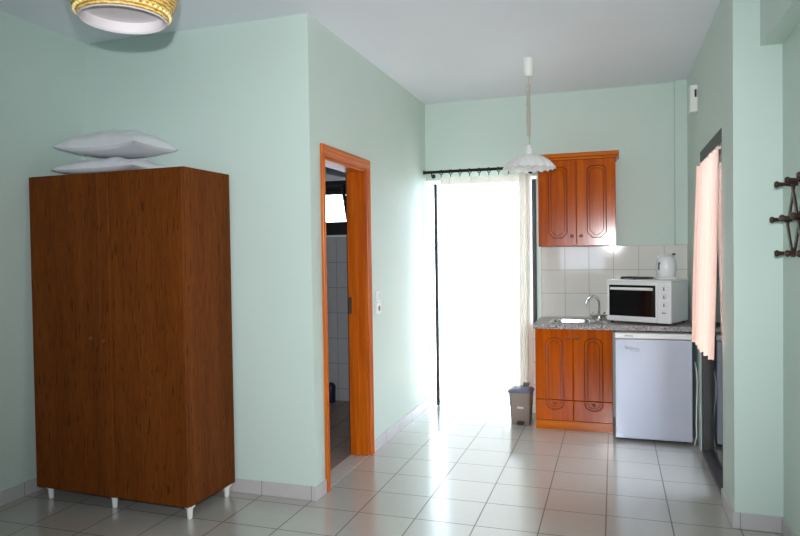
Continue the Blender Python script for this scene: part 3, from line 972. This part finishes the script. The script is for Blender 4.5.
# small illegible script badge on the door
m = MB()
bxx, bz = fx0 + .075, .712
pts = [(bxx + .1 * i / 40, fy0 - .0005, bz - .012 * i / 40 + .010 * math.sin(i * 1.05) * (1 - .3 * (i > 20))) for i in range(41)]
m.tube(pts, .0016, 6)
m.tube([(bxx, fy0 - .0005, bz + .017), (bxx + .006, fy0 - .0005, bz - .016)], .0016, 6)
m.tube([(bxx + .03, fy0 - .0005, bz - .022), (bxx + .1, fy0 - .0005, bz - .028)], .0013, 6)
part(m, 'badge', 'grey', dr)
for x in (fx0 + .04, fx1 - .04):
    for y in (fy0 + .08, fy1 - .05):
        part(MB().lathe([(0, 0), (.018, 0), (.018, .026), (0, .026)], (x, y, 0), 12), 'foot', 'black', t, True)

# ------------------------------------------------------------------ pedal bin beside the cabinet
px0, px1, py0, py1 = -.843, -.662, 5.47, 5.66
t = thing('pedal_bin', 'small taupe plastic pedal bin with blue-grey lid beside the base cabinet', 'bin', ((px0 + px1) / 2, (py0 + py1) / 2, 0))
def loft(levels, n=5):
    mb = MB(); loops = []
    for ins, z, r in levels:
        loops.append([mb.bm.verts.new((x, y, z)) for x, y in rrect(px0 + ins, px1 - ins, py0 + ins, py1 - ins, r, n)])
    for A, B in zip(loops, loops[1:]):
        for i in range(len(A)):
            j = (i + 1) % len(A)
            mb.bm.faces.new([A[i], A[j], B[j], B[i]])
    mb.bm.faces.new(loops[0][::-1]); mb.bm.faces.new(loops[-1])
    return mb
part(loft([(.014, .0, .02), (.012, .004, .022), (-.002, .262, .026), (0, .264, .026)]), 'body', 'taupe', t, True)
part(loft([(-.006, .265, .028), (-.012, .266, .03), (-.012, .276, .03), (-.002, .288, .03), (.03, .302, .03), (.05, .304, .02)]), 'lid', 'navy', t, True)
part(MB().box((-.745, 5.62, .300), (-.69, 5.668, .325), .008, 3), 'lid_hinge', 'navy', t)
part(MB().box((-.776, py0 - .035, .010), (-.716, py0 + .02, .030), .006, 2), 'pedal', 'black', t)
part(MB().box((-.775, py0 - .003, .136), (-.722, py0 + .006, .152), .003, 2), 'badge', 'lining', t)

# ------------------------------------------------------------------ small wall fittings
t = thing('light_switch', 'white light switch on the wall right of the bathroom doorway, above the socket', 'switch', (XB, 4.575, 1.125))
part(MB().box((XB + .0005, 4.535, 1.088), (XB + .010, 4.615, 1.168), .003, 2), 'plate', 'white_plastic', t)
part(MB().box((XB + .008, 4.547, 1.098), (XB + .016, 4.603, 1.158), .003, 2), 'rocker', 'white', t)
t = thing('wall_socket', 'white power socket with dark recess directly under the light switch', 'socket', (XB, 4.58, 1.04))
part(MB().box((XB + .0005, 4.54, 1.0), (XB + .010, 4.62, 1.08), .003, 2), 'plate', 'white_plastic', t)
part(MB().lathe([(0, .0005), (.021, .0005), (.021, .0025), (0, .0025)], (XB + .0095, 4.58, 1.04), 24, 'X'), 'recess', 'grey', t, True)

t = thing('wall_box', 'small white box with dark key switch high on the right wall', 'wall box', (XR, 5.22, 2.53))
part(MB().box((XR - .052, 5.17, 2.44), (XR - .0005, 5.27, 2.635), .006, 3), 'housing', 'white_plastic', t)
part(MB().box((XR - .022, 5.163, 2.545), (XR - .008, 5.172, 2.60), .002, 1), 'key_switch', 'black', t)

m = MB().tube([(.572, 5.30, .60), (.570, 5.18, .56), (.566, 5.10, .50), (.565, 5.11, .40), (.568, 5.17, .30), (.570, 5.20, .18), (.570, 5.19, .08), (.560, 5.22, .006), (.565, 5.40, .006)], .0045, 8)
tag(m.build('power_cable', 'white_plastic', None, True), 'white power cable hanging on the wall right of the refrigerator', 'cable')

# expanding peg rack
jx = XR2 - .020
cz, hz, yl, st = 1.580, .160, 3.535, .097
t = thing('peg_rack', 'dark brown wooden accordion peg rack on the right wall', 'coat rack', (XR2, 3.3, cz))
cells = 3
def slat(y0_, z0_, y1_, z1_, x):
    d = Vector((0, y1_ - y0_, z1_ - z0_)); Ln = d.length; d.normalize()
    n_ = Vector((0, -d.z, d.y))
    A = Vector((x, y0_, z0_)) - d * .014; B = Vector((x, y1_, z1_)) + d * .014
    w_, t_ = .0115, .0042
    P = []
    for q in (A, B):
        for sx in (-t_, t_):
            for sn in (-w_, w_):
                P.append(q + Vector((sx, 0, 0)) + n_ * sn)
    return MB().hexa(P)
# each slat runs between the middle row and the top or bottom row, or right through both
for k in range(cells):
    yA = yl - 2 * st * k
    for s in (1, -1):
        part(slat(yA, cz, yA - st, cz + s * hz, jx + s * .0045), 'slat', 'rackwood', t)
        part(slat(yA - st, cz + s * hz, yA - 2 * st, cz, jx - s * .0045), 'slat', 'rackwood', t)
joints = [(yl - 2 * st * k, cz) for k in range(cells + 1)] + [(yl - st - 2 * st * k, cz + s * hz) for k in range(cells) for s in (1, -1)]
for y, z in joints:
    part(MB().lathe([(0, -.078), (.010, -.077), (.0155, -.070), (.0155, -.064), (.010, -.056), (.0085, -.03), (.012, -.014), (.014, -.004), (.010, .018), (0, .0185)], (jx, y, z), 14, 'X'), 'peg', 'rackwood', t, True)

# dark blue container in the bathroom
bcx, bcy = -2.655, 5.865
t = thing('bathroom_container', 'small dark blue round-topped container on the bathroom floor seen through the doorway', 'container', (bcx, bcy, -.004))
part(MB().lathe([(0, .0005), (.044, .0005), (.048, .008), (.050, .14), (0, .141)], (bcx, bcy, -.004), 28), 'body', 'dark_blue', t, True)
part(MB().lathe([(.052, .141), (.052, .150), (.046, .172), (.030, .190), (0, .198)], (bcx, bcy, -.004), 28), 'lid', 'dark_blue', t, True)
